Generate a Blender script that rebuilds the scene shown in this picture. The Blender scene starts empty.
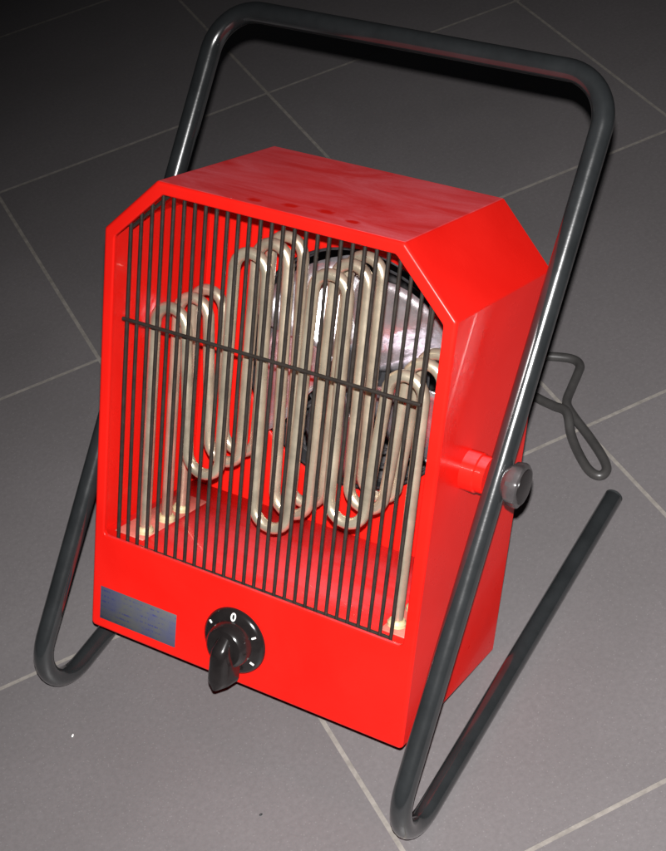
import bpy, bmesh, math, random
from mathutils import Vector, Matrix, Euler
random.seed(7)
scene = bpy.context.scene
C = scene.collection
R = math.radians

# ------------------------------------------------------------------ camera
cam_d = bpy.data.cameras.new('camera'); cam = bpy.data.objects.new('camera', cam_d); C.objects.link(cam)
cam.location = (0.51057, -0.43689, 0.98210)
cam.rotation_euler = (0.79873, 0.12835, 0.53352)
cam_d.sensor_fit = 'VERTICAL'; cam_d.sensor_height = 36.0
cam_d.lens = 1593.25 * 36.0 / 851.0
cam_d.shift_x = 24.04 / 851.0; cam_d.shift_y = 21.25 / 851.0
cam_d.clip_start = 0.01; cam_d.clip_end = 100
scene.camera = cam

# ------------------------------------------------------------------ room light and the camera's flash
world = bpy.data.worlds.new('World'); scene.world = world; world.use_nodes = True
bg = world.node_tree.nodes['Background']
bg.inputs['Color'].default_value = (0.90, 0.93, 1.0, 1); bg.inputs['Strength'].default_value = 0.010
fl_d = bpy.data.lights.new('flash', 'SPOT'); fl = bpy.data.objects.new('flash', fl_d); C.objects.link(fl)
cam_m = Euler(cam.rotation_euler).to_matrix()
fl.location = Vector(cam.location) + cam_m @ Vector((0.0, 0.034, 0.0))
fl_aim = Vector((0.27, 0.13, 0.0))
fl.rotation_euler = (fl_aim - fl.location).to_track_quat('-Z', 'Y').to_euler()
fl_d.energy = 158; fl_d.color = (1.0, 0.985, 0.975); fl_d.shadow_soft_size = 0.006
fl_d.spot_size = R(80); fl_d.spot_blend = 1.0

vs = scene.view_settings
scene.display_settings.display_device = 'sRGB'
vs.view_transform = 'Standard'; vs.look = 'None'; vs.exposure = 0.0; vs.gamma = 1.0; vs.use_curve_mapping = False
scene.render.engine = 'CYCLES'

# ------------------------------------------------------------------ materials
def new_mat(name):
    m = bpy.data.materials.new(name); m.use_nodes = True
    nt = m.node_tree; return m, nt, nt.nodes['Principled BSDF']
def N(nt, t, **kw):
    n = nt.nodes.new(t)
    for k, v in kw.items(): setattr(n, k, v)
    return n
def L(nt, a, b): nt.links.new(a, b)
def math_(nt, op, a, b=None, clamp=False):
    n = N(nt, 'ShaderNodeMath', operation=op); n.use_clamp = clamp
    for i, q in enumerate((a, b)):
        if q is None: continue
        if isinstance(q, (int, float)): n.inputs[i].default_value = q
        else: L(nt, q, n.inputs[i])
    return n.outputs[0]
def noise(nt, scale, detail=4, rough=0.55, vec=None, dist=0.0):
    n = N(nt, 'ShaderNodeTexNoise'); n.inputs['Scale'].default_value = scale
    n.inputs['Detail'].default_value = detail; n.inputs['Roughness'].default_value = rough; n.inputs['Distortion'].default_value = dist
    if vec is not None: L(nt, vec, n.inputs['Vector'])
    return n.outputs['Fac']
def ramp(nt, fac, stops):
    n = N(nt, 'ShaderNodeValToRGB'); e = n.color_ramp.elements
    while len(e) < len(stops): e.new(0.5)
    for i, (p, c) in enumerate(stops):
        e[i].position = p; e[i].color = (c if len(c) == 4 else (*c, 1)) if not isinstance(c, float) else (c, c, c, 1)
    L(nt, fac, n.inputs[0]); return n.outputs[0]
def mix(nt, fac, a, b):
    n = N(nt, 'ShaderNodeMix', data_type='RGBA')
    for s, q in ((0, fac), (6, a), (7, b)):
        if isinstance(q, (int, float)): n.inputs[s].default_value = q
        elif isinstance(q, tuple): n.inputs[s].default_value = (*q, 1) if len(q) == 3 else q
        else: L(nt, q, n.inputs[s])
    return n.outputs[2]
def bump(nt, bsdf, h, strength, dist=0.001):
    b = N(nt, 'ShaderNodeBump'); b.inputs['Strength'].default_value = strength; b.inputs['Distance'].default_value = dist
    L(nt, h, b.inputs['Height']); L(nt, b.outputs[0], bsdf.inputs['Normal'])

def red_paint():
    m, nt, b = new_mat('red_enamel')
    tc = N(nt, 'ShaderNodeTexCoord'); ob = tc.outputs['Object']
    base = mix(nt, ramp(nt, noise(nt, 9, 5, vec=ob, dist=0.5), [(0.32, 0.0), (0.68, 1.0)]), (0.58, 0.0075, 0.0045), (0.66, 0.0115, 0.0072))
    # settled dust on faces that point up out of the cabinet, wiped in streaks and finger spots
    sn = N(nt, 'ShaderNodeSeparateXYZ'); L(nt, tc.outputs['Normal'], sn.inputs[0])
    up = ramp(nt, sn.outputs['Z'], [(0.90, 0.0), (0.97, 1.0)])
    mp = N(nt, 'ShaderNodeMapping'); mp.inputs['Scale'].default_value = (10, 24, 7); mp.inputs['Rotation'].default_value = (0, 0, R(-14))
    L(nt, ob, mp.inputs['Vector'])
    st = ramp(nt, noise(nt, 1.0, 5, 0.6, mp.outputs[0], 0.9), [(0.37, 0.28), (0.62, 1.0)])
    spots = None
    dn = N(nt, 'ShaderNodeTexNoise'); dn.inputs['Scale'].default_value = 260; L(nt, ob, dn.inputs['Vector'])
    ds = N(nt, 'ShaderNodeVectorMath', operation='MULTIPLY_ADD'); L(nt, dn.outputs['Color'], ds.inputs[0]); ds.inputs[1].default_value = (0.006, 0.004, 0); L(nt, ob, ds.inputs[2])
    ob2 = ds.outputs[0]
    for sx, sy, ra, rb in ((-0.030, 0.0105, .0062, .0050), (-0.0065, 0.0170, .0070, .0056), (0.0180, 0.0225, .0080, .0060), (0.0420, 0.0150, .0066, .0046)):
        q = N(nt, 'ShaderNodeMapping', vector_type='TEXTURE'); q.inputs['Location'].default_value = (sx + 0.010, sy + 0.0025, 0.36); q.inputs['Scale'].default_value = (ra, rb, 0.03)
        L(nt, ob2, q.inputs['Vector'])
        g = N(nt, 'ShaderNodeTexGradient', gradient_type='SPHERICAL'); L(nt, q.outputs[0], g.inputs[0])
        f = ramp(nt, g.outputs['Fac'], [(0.0, 0.0), (0.50, 1.0)])
        spots = f if spots is None else math_(nt, 'MAXIMUM', spots, f)
    dust = math_(nt, 'MULTIPLY', math_(nt, 'MULTIPLY', up, st), math_(nt, 'SUBTRACT', 1.0, spots))
    so = N(nt, 'ShaderNodeSeparateXYZ'); L(nt, ob, so.inputs[0])
    lid = ramp(nt, so.outputs['Z'], [(0.20, 0.50), (0.33, 1.0)])      # little dust in the hot chamber, most on the lid
    dust = math_(nt, 'MULTIPLY', dust, lid)
    grain = ramp(nt, noise(nt, 900, 2, vec=ob), [(0.3, 0.75), (0.7, 1.0)])
    dust = math_(nt, 'MULTIPLY', math_(nt, 'MULTIPLY', dust, grain), 0.70)
    L(nt, mix(nt, dust, base, (0.70, 0.140, 0.165)), b.inputs['Base Color'])
    r0 = ramp(nt, noise(nt, 30, 4, vec=ob), [(0.3, 0.24), (0.75, 0.36)])
    L(nt, math_(nt, 'ADD', r0, math_(nt, 'MULTIPLY', dust, 0.5)), b.inputs['Roughness'])
    b.inputs['Coat Weight'].default_value = 0.10; b.inputs['Coat Roughness'].default_value = 0.04; b.inputs['Specular IOR Level'].default_value = 0.17
    bump(nt, b, math_(nt, 'ADD', noise(nt, 420, 2, vec=ob), math_(nt, 'MULTIPLY', noise(nt, 16, 2, vec=ob), 6.0)), 0.06, 0.0005)
    return m
RED = red_paint()

def simple(name, col, rough, metal=0.0, spec=0.5, ns=60, var=0.15, bs=0.0, bscale=400, coat=0.0):
    m, nt, b = new_mat(name)
    tc = N(nt, 'ShaderNodeTexCoord'); ob = tc.outputs['Object']
    c2 = tuple(min(1, c * (1 + var)) for c in col); c1 = tuple(c * (1 - var) for c in col)
    f = noise(nt, ns, 5, 0.6, ob)
    L(nt, mix(nt, ramp(nt, f, [(0.3, 0.0), (0.7, 1.0)]), c1, c2), b.inputs['Base Color'])
    L(nt, ramp(nt, noise(nt, ns * 1.7, 4, vec=ob), [(0.3, rough * 0.85), (0.7, min(1, rough * 1.15))]), b.inputs['Roughness'])
    b.inputs['Metallic'].default_value = metal; b.inputs['Specular IOR Level'].default_value = spec
    b.inputs['Coat Weight'].default_value = coat; b.inputs['Coat Roughness'].default_value = 0.1
    if bs: bump(nt, b, noise(nt, bscale, 3, vec=ob), bs, 0.0006)
    return m
TUBE = simple('charcoal_tube_paint', (0.0155, 0.0170, 0.0180), 0.20, 0.0, 0.8, 40, 0.2, 0.05, 500, 0.8)
PLASTIC = simple('black_plastic', (0.010, 0.0085, 0.0085), 0.17, 0.0, 0.6, 80, 0.25, 0.05, 120)
PLUG = simple('black_rubber_plug', (0.020, 0.022, 0.023), 0.6, 0, 0.4, 80, 0.2)
GREYPL = simple('worn_dark_knob', (0.052, 0.047, 0.048), 0.25, 0.1, 0.6, 70, 0.35, 0.12, 200, 0.3)
WIRE = simple('dark_grille_wire', (0.020, 0.016, 0.0135), 0.36, 0.0, 0.5, 120, 0.3, 0.12, 700)
CORD = simple('dark_grey_cord', (0.038, 0.036, 0.035), 0.38, 0.0, 0.45, 60, 0.2)
ELEM = simple('heated_steel_sheath', (0.66, 0.565, 0.425), 0.30, 0.76, 0.5, 45, 0.28, 0.10, 800)
ALU = simple('bright_aluminium', (0.80, 0.76, 0.80), 0.24, 0.88, 0.6, 55, 0.22, 1.0, 75)
DARKMET = simple('dark_motor_metal', (0.035, 0.035, 0.038), 0.45, 0.3, 0.5, 60, 0.2)
CERAMIC = simple('cream_ceramic', (0.46, 0.39, 0.22), 0.5, 0.0, 0.5, 120, 0.15)
STRIP = simple('pale_heat_strip', (0.52, 0.15, 0.115), 0.5, 0.1, 0.5, 70, 0.2)
WHITE = simple('white_print', (0.80, 0.80, 0.78), 0.4, 0, 0.5, 100, 0.05)
GROUT = simple('beige_grey_grout', (0.190, 0.174, 0.158), 0.85, 0, 0.2, 140, 0.22, 0.3, 900)

def tile_mat():
    m, nt, b = new_mat('anthracite_tile')
    tc = N(nt, 'ShaderNodeTexCoord'); ob = tc.outputs['Object']
    oi = N(nt, 'ShaderNodeObjectInfo')
    va = N(nt, 'ShaderNodeVectorMath', operation='ADD'); L(nt, ob, va.inputs[0]); L(nt, oi.outputs['Location'], va.inputs[1]); v = va.outputs[0]
    big = noise(nt, 5, 5, 0.6, v, 0.4); fine = noise(nt, 260, 3, 0.7, v)
    c = mix(nt, ramp(nt, big, [(0.3, 0.0), (0.7, 1.0)]), (0.114, 0.105, 0.107), (0.134, 0.123, 0.126))
    c = mix(nt, ramp(nt, fine, [(0.35, 0.0), (0.65, 0.35)]), c, (0.084, 0.077, 0.078))
    spk = N(nt, 'ShaderNodeTexVoronoi'); spk.inputs['Scale'].default_value = 320; L(nt, v, spk.inputs['Vector'])
    c = mix(nt, ramp(nt, spk.outputs['Distance'], [(0.06, 0.45), (0.18, 0.0)]), c, (0.22, 0.21, 0.21))
    sm = ramp(nt, noise(nt, 2.2, 6, 0.7, v, 1.2), [(0.55, 0.0), (0.72, 0.28)])
    c = mix(nt, sm, c, (0.150, 0.140, 0.138))
    k = math_(nt, 'ADD', math_(nt, 'MULTIPLY', oi.outputs['Random'], 0.14), 0.93)
    mm = N(nt, 'ShaderNodeVectorMath', operation='SCALE'); L(nt, c, mm.inputs[0]); L(nt, k, mm.inputs['Scale'])
    L(nt, mm.outputs[0], b.inputs['Base Color'])
    L(nt, ramp(nt, noise(nt, 9, 5, 0.65, v), [(0.3, 0.40), (0.75, 0.54)]), b.inputs['Roughness'])
    b.inputs['Specular IOR Level'].default_value = 0.5
    bump(nt, b, noise(nt, 330, 3, 0.6, v), 0.16, 0.0005)
    return m
TILE = tile_mat()

def label_mat():
    m, nt, b = new_mat('foil_label_print')
    tc = N(nt, 'ShaderNodeTexCoord'); ob = tc.outputs['Object']
    mp = N(nt, 'ShaderNodeMapping'); mp.inputs['Scale'].default_value = (520, 1, 190); L(nt, ob, mp.inputs['Vector'])
    letters = ramp(nt, noise(nt, 1, 2, 0.7, mp.outputs[0]), [(0.46, 0.0), (0.54, 1.0)])
    sx = N(nt, 'ShaderNodeSeparateXYZ'); L(nt, ob, sx.inputs[0])
    rows = math_(nt, 'SINE', math_(nt, 'MULTIPLY', sx.outputs['Z'], 2 * math.pi / 0.0047))
    rows = ramp(nt, rows, [(0.45, 0.0), (0.60, 1.0)])
    blot = ramp(nt, noise(nt, 70, 3, 0.5, ob), [(0.42, 0.05), (0.62, 1.0)])
    f = math_(nt, 'MULTIPLY', math_(nt, 'MULTIPLY', letters, rows), blot)
    tint = mix(nt, ramp(nt, noise(nt, 45, 2, vec=ob), [(0.40, 0.0), (0.60, 1.0)]), (0.072, 0.074, 0.078), (0.058, 0.062, 0.100))
    L(nt, mix(nt, math_(nt, 'MULTIPLY', f, 0.8), tint, (0.028, 0.032, 0.12)), b.inputs['Base Color'])
    b.inputs['Roughness'].default_value = 0.5; b.inputs['Metallic'].default_value = 0.0; b.inputs['Specular IOR Level'].default_value = 0.2
    return m
LABEL = label_mat()

# ------------------------------------------------------------------ mesh helpers
def link(name, me, mat, parent=None, loc=None, rot=None):
    o = bpy.data.objects.new(name, me); C.objects.link(o)
    if mat is not None and not me.materials: me.materials.append(mat)
    if parent is not None: o.parent = parent
    if loc is not None: o.location = loc
    if rot is not None: o.rotation_euler = rot
    return o
def mesh(name, verts, faces, smooth=True, sharp=None):
    me = bpy.data.meshes.new(name); me.from_pydata([tuple(v) for v in verts], [], faces); me.update()
    bm = bmesh.new(); bm.from_mesh(me); bmesh.ops.recalc_face_normals(bm, faces=bm.faces); bm.to_mesh(me); bm.free()
    for p in me.polygons: p.use_smooth = smooth
    if smooth and sharp is not None: me.set_sharp_from_angle(angle=R(sharp))
    return me
def wn(o):
    md = o.modifiers.new('wn', 'WEIGHTED_NORMAL'); md.keep_sharp = True; md.weight = 100; return o
def box(cx, cy, cz, sx, sy, sz, bev=0.0, seg=2):
    bm = bmesh.new(); bmesh.ops.create_cube(bm, size=1)
    for v in bm.verts: v.co = Vector((cx + v.co.x * sx, cy + v.co.y * sy, cz + v.co.z * sz))
    if bev: bmesh.ops.bevel(bm, geom=bm.edges[:], offset=bev, segments=seg, affect='EDGES')
    me = bpy.data.meshes.new('box'); bm.to_mesh(me); bm.free()
    for p in me.polygons: p.use_smooth = bool(bev)
    if bev: me.set_sharp_from_angle(angle=R(50))
    return me
def fillet(points, radii, seg=10, closed=False):
    P = [Vector(p) for p in points]; out = []; n = len(P)
    for i in range(n):
        r = radii[i] if isinstance(radii, (list, tuple)) else radii
        if (not closed and i in (0, n - 1)) or r <= 0: out.append(P[i]); continue
        a = (P[i - 1] - P[i]).normalized(); b = (P[(i + 1) % n] - P[i]).normalized()
        ang = a.angle(b); t = r / math.tan(ang / 2); c = P[i] + (a + b).normalized() * (r / math.sin(ang / 2))
        s = P[i] + a * t - c; e = P[i] + b * t - c; tot = s.angle(e); ax = s.cross(e).normalized()
        for k in range(seg + 1): out.append(c + Matrix.Rotation(tot * k / seg, 3, ax) @ s)
    return out
def sweep(path, r, sides=16, cap=True):
    P = [Vector(p) for p in path]; n = len(P); V = []; F = []
    rr = r if isinstance(r, (list, tuple)) else [r] * n
    t0 = (P[1] - P[0]).normalized(); u = t0.orthogonal().normalized(); prev = t0
    for i in range(n):
        t = ((P[i] - P[i - 1]).normalized() if i else t0) + ((P[i + 1] - P[i]).normalized() if i < n - 1 else Vector()); t.normalize()
        q = prev.rotation_difference(t); u = (q @ u); u = (u - t * u.dot(t)).normalized(); prev = t; w = t.cross(u)
        for k in range(sides):
            a = 2 * math.pi * k / sides; V.append(P[i] + (u * math.cos(a) + w * math.sin(a)) * rr[i])
    for i in range(n - 1):
        for k in range(sides):
            k2 = (k + 1) % sides; F.append((i * sides + k, i * sides + k2, (i + 1) * sides + k2, (i + 1) * sides + k))
    if cap: F.append(tuple(range(sides - 1, -1, -1))); F.append(tuple((n - 1) * sides + k for k in range(sides)))
    return mesh('sweep', V, F, True, 50)
def lathe(profile, axis='x', seg=40, wob=None):
    # profile: (axial, radius) pairs
    V = []; F = []
    for (a, r) in profile:
        for k in range(seg):
            th = 2 * math.pi * k / seg; q = r * (wob(th, a) if wob else 1.0)
            c, s = q * math.cos(th), q * math.sin(th)
            V.append((a, c, s) if axis == 'x' else (c, a, s))
    for i in range(len(profile) - 1):
        for k in range(seg):
            k2 = (k + 1) % seg; F.append((i * seg + k, i * seg + k2, (i + 1) * seg + k2, (i + 1) * seg + k))
    loop = profile[0] == profile[-1]
    if profile[0][1] > 1e-5 and not loop: F.append(tuple(range(seg)))
    if profile[-1][1] > 1e-5 and not loop: F.append(tuple((len(profile) - 1) * seg + k for k in range(seg)))
    me = mesh('lathe', V, F, True, 40); bm = bmesh.new(); bm.from_mesh(me); bmesh.ops.remove_doubles(bm, verts=bm.verts, dist=1e-6); bm.to_mesh(me); bm.free()
    return me
def catmull(pts, seg=8):
    P = [Vector(p) for p in pts]; P = [P[0] * 2 - P[1]] + P + [P[-1] * 2 - P[-2]]; out = []
    for i in range(1, len(P) - 2):
        for k in range(seg):
            t = k / seg; a, b, c, d = P[i - 1:i + 3]
            out.append(0.5 * ((2 * b) + (c - a) * t + (2 * a - 5 * b + 4 * c - d) * t * t + (3 * b - a - 3 * c + d) * t ** 3))
    out.append(P[-2]); return out

# ------------------------------------------------------------------ the floor: grout bed and single square tiles
TH = 0.98224; TS = 0.3345; U0 = 0.12698; V0 = 1.19581
floor = link('floor', box(0, 0, -0.0109, 9 * TS * 1.02, 9 * TS * 1.02, 0.021), GROUT); floor['kind'] = 'structure'
fc_u, fc_v = U0 + 0.5 * TS, V0 - 2.5 * TS                     # centre of the laid area in tile coordinates
rz = Matrix.Rotation(TH, 3, 'Z')
fc = rz @ Vector((fc_u, fc_v, 0))
floor.location = fc; floor.rotation_euler = (0, 0, TH)
gap = 0.0025
tile_me = box(0, 0, -0.004, TS - gap, TS - gap, 0.008, 0.0006, 2); tile_me.materials.append(TILE)
for i in range(-4, 5):
    for j in range(-4, 5):
        t = link('tile', tile_me, None, floor, (i * TS, j * TS, random.uniform(-0.0002, 0.0)))
floor_z0 = 0.0

# ------------------------------------------------------------------ the heater
W2 = 0.31021 / 2; YT, ZT, LS = 0.41763, 0.40541, 0.41589; TR_ = 0.0077
PHI = 0.41146; YB, ZB, XO = 0.09475, 0.05207, -0.00401
H, C1, C2, D, SB = 0.3597, 0.0422, 0.0420, 0.1481, 0.0092
HW = 0.2735 / 2
BASE = Vector((0, 0.21, 0))
heater = bpy.data.objects.new('fan_heater', None); C.objects.link(heater); heater.location = BASE; heater.empty_display_size = 0.05
heater['label'] = 'red portable electric fan heater with black wire grille, tilted in a charcoal tubular stand'
heater['category'] = 'heater'
BL_ = Vector((XO, YB, ZB)) - BASE; BR_ = (-PHI, 0, 0)
def bpart(name, me, mat, parent=None):
    """a part given in cabinet coordinates: x across, y into the depth, z up the tilted front"""
    if parent is None: return link(name, me, mat, heater, BL_, BR_)
    return link(name, me, mat, parent)
def wpart(name, me, mat, parent=None):
    if parent is None: return link(name, me, mat, heater, -BASE)
    return link(name, me, mat, parent)

# --- housing: folded sheet shell with the front frame turned inwards
def ring(corners, rad, y, k=5):
    pts = [Vector((x, y, s)) for x, s in corners]
    return fillet(pts, rad, k, True)
def outer(ins, y):
    b = SB * max(0, y) / D + ins; q = ins * math.tan(R(22.5)) 
    return [(-HW + ins, b), (HW - ins, b), (HW - ins, H - C2 - q), (HW - C1 - q, H - ins), (-HW + C1 + q, H - ins), (-HW + ins, H - C2 - q)]
OX, OB, OT, OCX, OCS = 0.1276, 0.0805, 0.3508, 0.0895, 0.3135
def opening(o, y):
    q = o * math.tan(R(22.5))
    return [(-OX - o, OB - o), (OX + o, OB - o), (OX + o, OCS + q), (OCX + q, OT + o), (-OCX - q, OT + o), (-OX - o, OCS + q)]
rings = []
th = 0.0013; er = 0.0026
rings.append(ring(outer(th, D), 0.002, D)); rings.append(ring(outer(th, 0.0045), 0.002, 0.0045))
rings.append(ring(opening(0.0, 0), 0.004, 0.0032)); rings.append(ring(opening(0.0, 0), 0.004, 0.0014))
for a in (30, 60, 90):
    o = 0.0014 * (1 - math.cos(R(a))); rings.append(ring(opening(o, 0), 0.004 + o, 0.0014 * (1 - math.sin(R(a)))))
for a in (90, 67.5, 45, 22.5, 0):
    ins = er * (1 - math.cos(R(a))); rings.append(ring(outer(ins, 0), 0.0032, er * (1 - math.sin(R(a)))))
rings.append(ring(outer(0, D), 0.0032, D))
m = len(rings[0]); V = [v for r_ in rings for v in r_]; F = []
nr = len(rings)
for i in range(nr):
    j = (i + 1) % nr
    for k in range(m):
        k2 = (k + 1) % m; F.append((i * m + k, i * m + k2, j * m + k2, j * m + k))
housing = bpart('housing', mesh('housing', V, F, True, 60), RED); wn(housing)

# back panel with the round fan mouth
FC = Vector((-0.002, 0, 0.2085)); FR = 0.095; BY = 0.130
def back_panel():
    out = ring(outer(0.0016, BY), 0.002, BY, 9); n = len(out); seg = 72; V = []; F = []
    def poly_at(ang):
        d = Vector((math.cos(ang), 0, math.sin(ang))); best = 1e9
        for i in range(n):
            a = out[i] - FC; b = out[(i + 1) % n] - FC; e = b - a; den = d.x * e.z - d.z * e.x
            if abs(den) < 1e-12: continue
            t = (a.x * e.z - a.z * e.x) / den; u = (a.x * d.z - a.z * d.x) / den
            if t > 0 and -1e-6 <= u <= 1 + 1e-6: best = min(best, t)
        return d, best
    for k in range(seg):
        d, t = poly_at(2 * math.pi * k / seg)
        for rr, y in ((t, BY), (FR + 0.006, BY), (FR + 0.002, BY + 0.0006), (FR, BY + 0.002), (FR, BY + 0.004)):
            V.append((FC.x + d.x * rr, y, FC.z + d.z * rr))
    for k in range(seg):
        k2 = (k + 1) % seg
        for q in range(4): F.append((k * 5 + q, k2 * 5 + q, k2 * 5 + q + 1, k * 5 + q + 1))
    return mesh('back_panel', V, F, True, 50)
bpart('back_panel', back_panel(), RED, housing)
# sloping sheet that floors the hot chamber, above the control box
bpart('chamber_floor', box(0, 0.0665, 0.0770, 2 * (HW - 0.0016), 0.125, 0.0012, 0.0003, 1), RED, housing)
for s in (-1, 1):
    st = bpart('element_strip', box(s * 0.1150, 0.058, 0.0784, 0.026, 0.086, 0.0012, 0.0004, 1), STRIP, housing)

# --- grille of round wire
GY = 0.0058; NR = 28; GX0, GX1 = -0.1180, 0.1155; rw = 0.00140
def add_mesh(bm, me): bm.from_mesh(me); bpy.data.meshes.remove(me)
cy = GY - 0.0026
def top_of(x):
    s = OT + 0.0010
    if abs(x) > OCX: s -= (abs(x) - OCX) * (OT - OCS) / (OX - OCX)
    return s
fx0, fx1, fy = GX0 - 0.0020, GX1 - 0.0012, GY + 0.0030
fr = [(fx0, fy, 0.0762), (fx1, fy, 0.0785), (fx1, fy, top_of(fx1) - 0.0022), (OCX - 0.001, fy, top_of(OCX) - 0.0022), (-OCX + 0.001, fy, top_of(OCX) - 0.0022), (fx0, fy, top_of(fx0) - 0.0022)]
fr = fillet(fr, 0.002, 4, True); fr.append(fr[0].copy())
gme = sweep(fr, 0.0014, 8)
grille = bpart('grille', gme, WIRE)
bpart('cross_wire', sweep([(GX0 - 0.002, cy, 0.2545), (GX1 + 0.0025, cy, 0.2560)], 0.0014, 8), WIRE, grille)
for i in range(NR):
    x = GX0 + (GX1 - GX0) * i / (NR - 1); wob = random.uniform(-0.0004, 0.0004)
    x1 = x + 0.0016 * (i / (NR - 1))
    bpart('grille_rod', sweep([(x, GY, 0.0752 + 0.0023 * i / NR), (x + 0.5 * (x1 - x) + wob, GY - 0.0002, 0.2), (x1, GY, top_of(x1) + 0.0006)], rw, 8), WIRE, grille)

# --- three serpentine tubular heating elements, one behind the other
ER = 0.0043
XB = [0.0145, 0.0460, 0.0745, 0.1090]; XT = [0.0185, 0.0450, 0.0815, 0.1085]
S_SH, S_TA, B_MID, B_LOW = 0.2625, 0.3175, 0.1430, 0.1190
def element(y, dx=0, dz=0):
    def pt(x, s): return Vector((x + dx, y, s + dz))
    pts = [pt(-XB[3], 0.060)]
    def arch(xa, xb, s, up):
        r = abs(xb - xa) / 2; c = (xa + xb) / 2; sg = 1 if up else -1; o = []
        for k in range(13):
            a = math.pi * k / 12; o.append(pt(c - r * math.cos(a) * (1 if xb > xa else -1), s - sg * r + sg * r * math.sin(a)))
        return o
    pts += arch(-XT[3], -XT[2], S_SH, True); pts += arch(-XB[2], -XB[1], B_MID, False)
    pts += arch(-XT[1], -XT[0], S_TA, True); pts += arch(-XB[0], XB[0], B_LOW, False)
    pts += arch(XT[0], XT[1], S_TA, True); pts += arch(XB[1], XB[2], B_MID, False)
    pts += arch(XT[2], XT[3], S_SH, True); pts.append(pt(XB[3], 0.060))
    return pts
for y, dx, dz in ((0.0270, 0, 0), (0.0540, 0.0006, 0.001), (0.0755, -0.0006, 0.0015)):
    el = bpart('heating_element', sweep(element(y, dx, dz), ER, 14), ELEM)
    for s in (-1, 1):
        me = lathe([(0, 0.0), (0, 0.0068), (0.0025, 0.0068), (0.0032, 0.0062), (0.0045, 0.0054), (0.0045, 0.0)], 'y', 20)
        b_ = bpart('ceramic_bushing', me, CERAMIC, el); b_.location = (s * XB[3] + dx, y, 0.0790); b_.rotation_euler = (R(90), 0, 0)

# --- fan behind the elements
fan = bpart('fan', lathe([(0.128, 0.0), (0.128, 0.013), (0.130, 0.017), (0.139, 0.0185), (0.1465, 0.0185), (0.1465, 0.0)], 'y', 36), DARKMET)
fan.location = BL_ + Matrix.Rotation(-PHI, 3, 'X') @ Vector((FC.x, 0, FC.z))
def blade():
    V = []; nr_, nc = 9, 9
    for i in range(nr_):
        t = i / (nr_ - 1); r = 0.017 + 0.069 * t; half = R(31) * (0.45 + 0.70 * math.sin(math.pi * (0.16 + 0.62 * t)))
        pitch = R(33 - 9 * t)
        for j in range(nc):
            u = -1 + 2 * j / (nc - 1); a = half * u + 0.22 * t
            y = 0.129 - math.tan(pitch) * r * half * u + 0.004 * (1 - u * u) + 0.0016 * math.sin(5.0 * u + 6.0 * t)
            V.append((r * math.cos(a), y, r * math.sin(a)))
    F = [(i * nc + j, i * nc + j + 1, (i + 1) * nc + j + 1, (i + 1) * nc + j) for i in range(nr_ - 1) for j in range(nc - 1)]
    return mesh('blade', V, F, True)
bme = blade(); bme.materials.append(ALU)
for k in range(5):
    b_ = bpart('blade', bme, None, fan); b_.rotation_euler = (0, R(72 * k - 112), 0)
    s_ = b_.modifiers.new('thick', 'SOLIDIFY'); s_.thickness = 0.0009
# fixed ring that carries the motor and the guard at the very back
bpart('fan_ring', lathe([(0.1345, 0.0945), (0.1475, 0.0945), (0.1475, 0.0925), (0.1345, 0.0925), (0.1345, 0.0945)], 'y', 64), DARKMET, fan)
gb = bmesh.new()
for r_ in (0.020, 0.032, 0.044, 0.056, 0.068, 0.080, 0.092):
    add_mesh(gb, sweep([(r_ * math.cos(a), 0.1500, r_ * math.sin(a)) for a in [2 * math.pi * k / 48 for k in range(49)]], 0.0011, 6))
for k in range(4):
    a = R(45 + 90 * k); add_mesh(gb, sweep([(0.018 * math.cos(a), 0.1520, 0.018 * math.sin(a)), (0.093 * math.cos(a), 0.1520, 0.093 * math.sin(a))], 0.0014, 6))
add_mesh(gb, lathe([(0.147, 0.0), (0.147, 0.024), (0.150, 0.026), (0.162, 0.026), (0.165, 0.022), (0.165, 0.0)], 'y', 28))
gm = bpy.data.meshes.new('rear_guard'); gb.to_mesh(gm); gb.free(); bpart('rear_guard', gm, DARKMET, fan)

# --- control knob with printed skirt
KX, KS, KR = -0.0045, 0.0365, 0.0262
knob = bpart('control_knob', lathe([(0.0, 0.0), (0.0, KR - 0.001), (-0.0012, KR), (-0.0030, KR - 0.0004), (-0.0052, KR - 0.0030), (-0.0062, 0.0195), (-0.0068, 0.0180), (-0.0150, 0.0160), (-0.0168, 0.0140), (-0.0172, 0.0)], 'y', 56), PLASTIC)
knob.location = BL_ + Matrix.Rotation(-PHI, 3, 'X') @ Vector((KX, -0.0004, KS))
def grip():
    V = []; F = []; n = 15; prof = 9
    for i in range(n):
        t = i / (n - 1); z = 0.0165 - 0.0475 * t
        hw = 0.0036 + 0.0046 * min(1, t / 0.50)
        if t > 0.86: hw *= math.sqrt(max(0.10, 1 - ((t - 0.86) / 0.145) ** 2))
        top = 0.0085 + 0.0175 * min(1, (t / 0.35)) ** 0.8
        base = 0.0065 if z > -0.016 else 0.0085
        for j in range(prof):
            a = math.pi * j / (prof - 1); c = math.cos(a); s = math.sin(a)
            V.append((hw * (abs(c) ** 0.7) * (1 if c > 0 else -1) * (1.0 + 0.25 * (1 - s)), -(base + (top - base) * s ** 0.45), z))
    for i in range(n - 1):
        for j in range(prof - 1): F.append((i * prof + j, i * prof + j + 1, (i + 1) * prof + j + 1, (i + 1) * prof + j))
        F.append((i * prof, (i + 1) * prof, (i + 1) * prof + prof - 1, i * prof + prof - 1))
    F.append(tuple(range(prof))); F.append(tuple((n - 1) * prof + j for j in range(prof)))
    return mesh('grip', V, F, True, 55)
bpart('grip', grip(), PLASTIC, knob)
def skirt_y(r):                                              # height of the skirt surface at radius r
    return -(0.0052 + 0.0010 * (KR - 0.0030 - r) / (KR - 0.0030 - 0.0195)) - 0.00025
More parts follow.
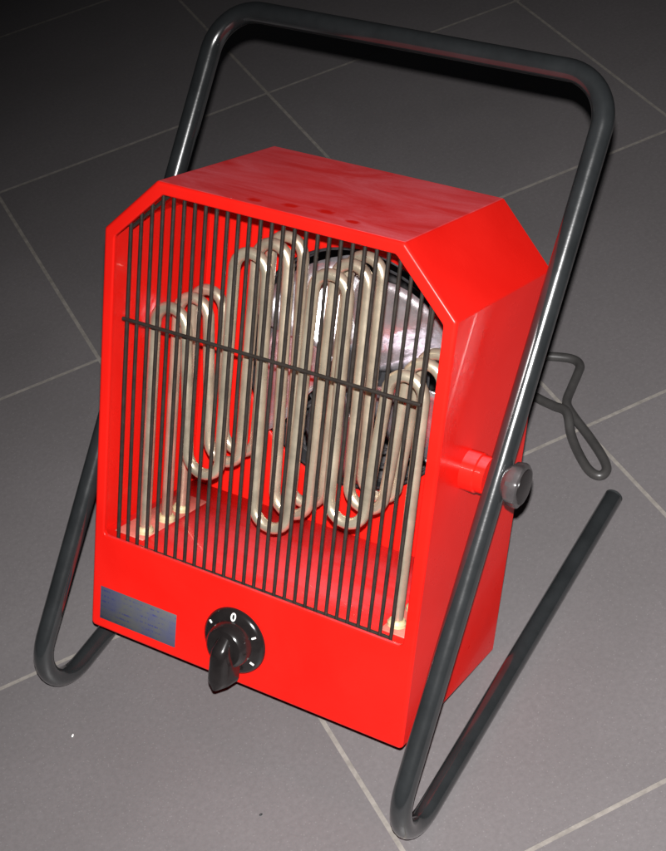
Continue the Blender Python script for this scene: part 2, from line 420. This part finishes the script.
def mark(kind):
    me_b = bmesh.new()
    if kind == '0':
        pts = []
        for k in range(25):
            a = 2 * math.pi * k / 24; r = 0.0214 + 0.0026 * math.sin(a); pts.append((0.0016 * math.cos(a), skirt_y(r), r))
        add_mesh(me_b, sweep(pts, 0.00062, 6))
    else:
        a_, b_ = kind; add_mesh(me_b, sweep([(0, skirt_y(a_), a_), (0, skirt_y(b_), b_)], 0.00075, 6))
    me = bpy.data.meshes.new('mark'); me_b.to_mesh(me); me_b.free(); return me
for nm, kd, ang in (('printed_zero', '0', 0), ('printed_mark', (0.0205, 0.0230), -60), ('printed_mark', (0.0198, 0.0230), 60), ('printed_mark', (0.0198, 0.0230), 120)):
    o = bpart(nm, mark(kd), WHITE, knob); o.rotation_euler = (0, R(ang), 0)

# --- rating label
bpart('rating_label', box(-0.0928, -0.0002, 0.0230, 0.0705, 0.0006, 0.0280, 0.0002, 1), LABEL)

# --- stand of bent tube: skids on the floor, uprights leaning back, handle across the top
path = [(W2, LS, TR_), (W2, 0, TR_), (W2, YT, ZT), (-W2, YT, ZT), (-W2, 0, TR_), (-W2, LS, TR_)]
path = fillet(path, [0, 0.034, 0.034, 0.034, 0.034, 0], 14)
stand = wpart('stand', sweep(path, TR_, 24), TUBE)
for s in (-1, 1):
    me = lathe([(0.0, 0.0), (0.0, 0.0070), (0.0, 0.0074), (0.0022, 0.0075), (0.0034, 0.0062), (0.0036, 0.0)], 'y', 24)
    o = wpart('end_plug', me, PLUG, stand); o.location = (s * W2, LS, TR_)
# pivot: red spacer bosses between cabinet and stand, clamp knob outside
tp = 0.525; PY, PZ = YT * tp, TR_ + (ZT - TR_) * tp
bx = XO + HW
me = lathe([(bx - 0.001, 0.0), (bx - 0.001, 0.0142), (bx + 0.0095, 0.0142), (bx + 0.0105, 0.0132), (W2 - 0.0055, 0.0132), (W2 - 0.0055, 0.0)], 'x', 32)
o = wpart('spacer_boss', me, RED); o.location = Vector((0, PY, PZ)) - BASE
me = lathe([(XO - HW + 0.001, 0.0), (XO - HW + 0.001, 0.0135), (-W2 + 0.0060, 0.0135), (-W2 + 0.0060, 0.0)], 'x', 32)
o = wpart('spacer_boss', me, RED); o.location = Vector((0, PY, PZ)) - BASE
kx = W2 + TR_ - 0.0012
lob = lambda th, a: 1.0 + (0.030 * math.cos(8 * th) if a > kx + 0.003 else 0.0)
ck = wpart('clamp_knob', lathe([(kx, 0.0), (kx, 0.0102), (kx + 0.0008, 0.0113), (kx + 0.0030, 0.0130), (kx + 0.0045, 0.0145), (kx + 0.0100, 0.0154), (kx + 0.0122, 0.0147), (kx + 0.0130, 0.0132), (kx + 0.0130, 0.0)], 'x', 96, lob), GREYPL)
o = wpart('knob_cap', lathe([(kx + 0.0126, 0.0), (kx + 0.0126, 0.0125), (kx + 0.0136, 0.0121), (kx + 0.0142, 0.0098), (kx + 0.0145, 0.0)], 'x', 48), PLASTIC, ck)
ck.location = Vector((0, PY, PZ)) - BASE
pb = wpart('pivot_bolt', lathe([(-W2 - TR_ + 0.001, 0.0), (-W2 - TR_ + 0.001, 0.0075), (-W2 - TR_ - 0.0030, 0.0072), (-W2 - TR_ - 0.0042, 0.0045), (-W2 - TR_ - 0.0044, 0.0)], 'x', 24), DARKMET)
pb.location = Vector((0, PY, PZ)) - BASE

# --- power cord: leaves the back of the cabinet, loops on the tiles
cr = 0.0042
cp = [(-0.02, 0.345, 0.105), (-0.03, 0.385, 0.085), (-0.035, 0.45, 0.035), (-0.020, 0.520, 0.008), (0.005, 0.552, cr), (0.030, 0.560, cr), (0.052, 0.565, cr), (0.0625, 0.5600, cr), (0.0655, 0.5480, cr), (0.0680, 0.530, cr),
      (0.0720, 0.510, cr), (0.0850, 0.4960, cr), (0.1060, 0.4790, cr), (0.1260, 0.4610, cr), (0.1360, 0.4480, cr), (0.1340, 0.4385, cr), (0.1230, 0.4410, cr),
      (0.1070, 0.4560, cr), (0.0920, 0.4740, cr + 0.001), (0.0800, 0.4920, cr + 0.0072), (0.0650, 0.4990, cr + 0.003), (0.0450, 0.5060, cr), (0.010, 0.520, cr), (-0.04, 0.535, cr), (-0.10, 0.56, cr), (-0.16, 0.55, cr), (-0.19, 0.50, cr), (-0.17, 0.46, cr), (-0.12, 0.45, cr)]
wpart('power_cord', sweep(catmull(cp, 8), cr, 12), CORD)

# --- two crumbs lying on the tiles in front of the heater
def crumb(name, loc, size, mat, label, seed):
    rnd = random.Random(seed); bm = bmesh.new(); bmesh.ops.create_icosphere(bm, subdivisions=2, radius=1.0)
    for v in bm.verts: v.co = Vector((v.co.x * size, v.co.y * size * 0.6, v.co.z * size * 0.45)) * rnd.uniform(0.75, 1.15)
    me = bpy.data.meshes.new(name); bm.to_mesh(me); bm.free()
    o = link(name, me, mat, None, (loc[0], loc[1], size * 0.35), (0, 0, rnd.uniform(0, 3)))
    o['label'] = label; o['category'] = 'crumb'
crumb('floor_crumb', (-0.1234, 0.0276), 0.0014, WHITE, 'tiny white fleck on the tile in front of the left stand bend', 3)
crumb('floor_crumb', (0.0459, 0.0318), 0.0014, PLUG, 'tiny dark crumb on the tile below the control knob', 5)
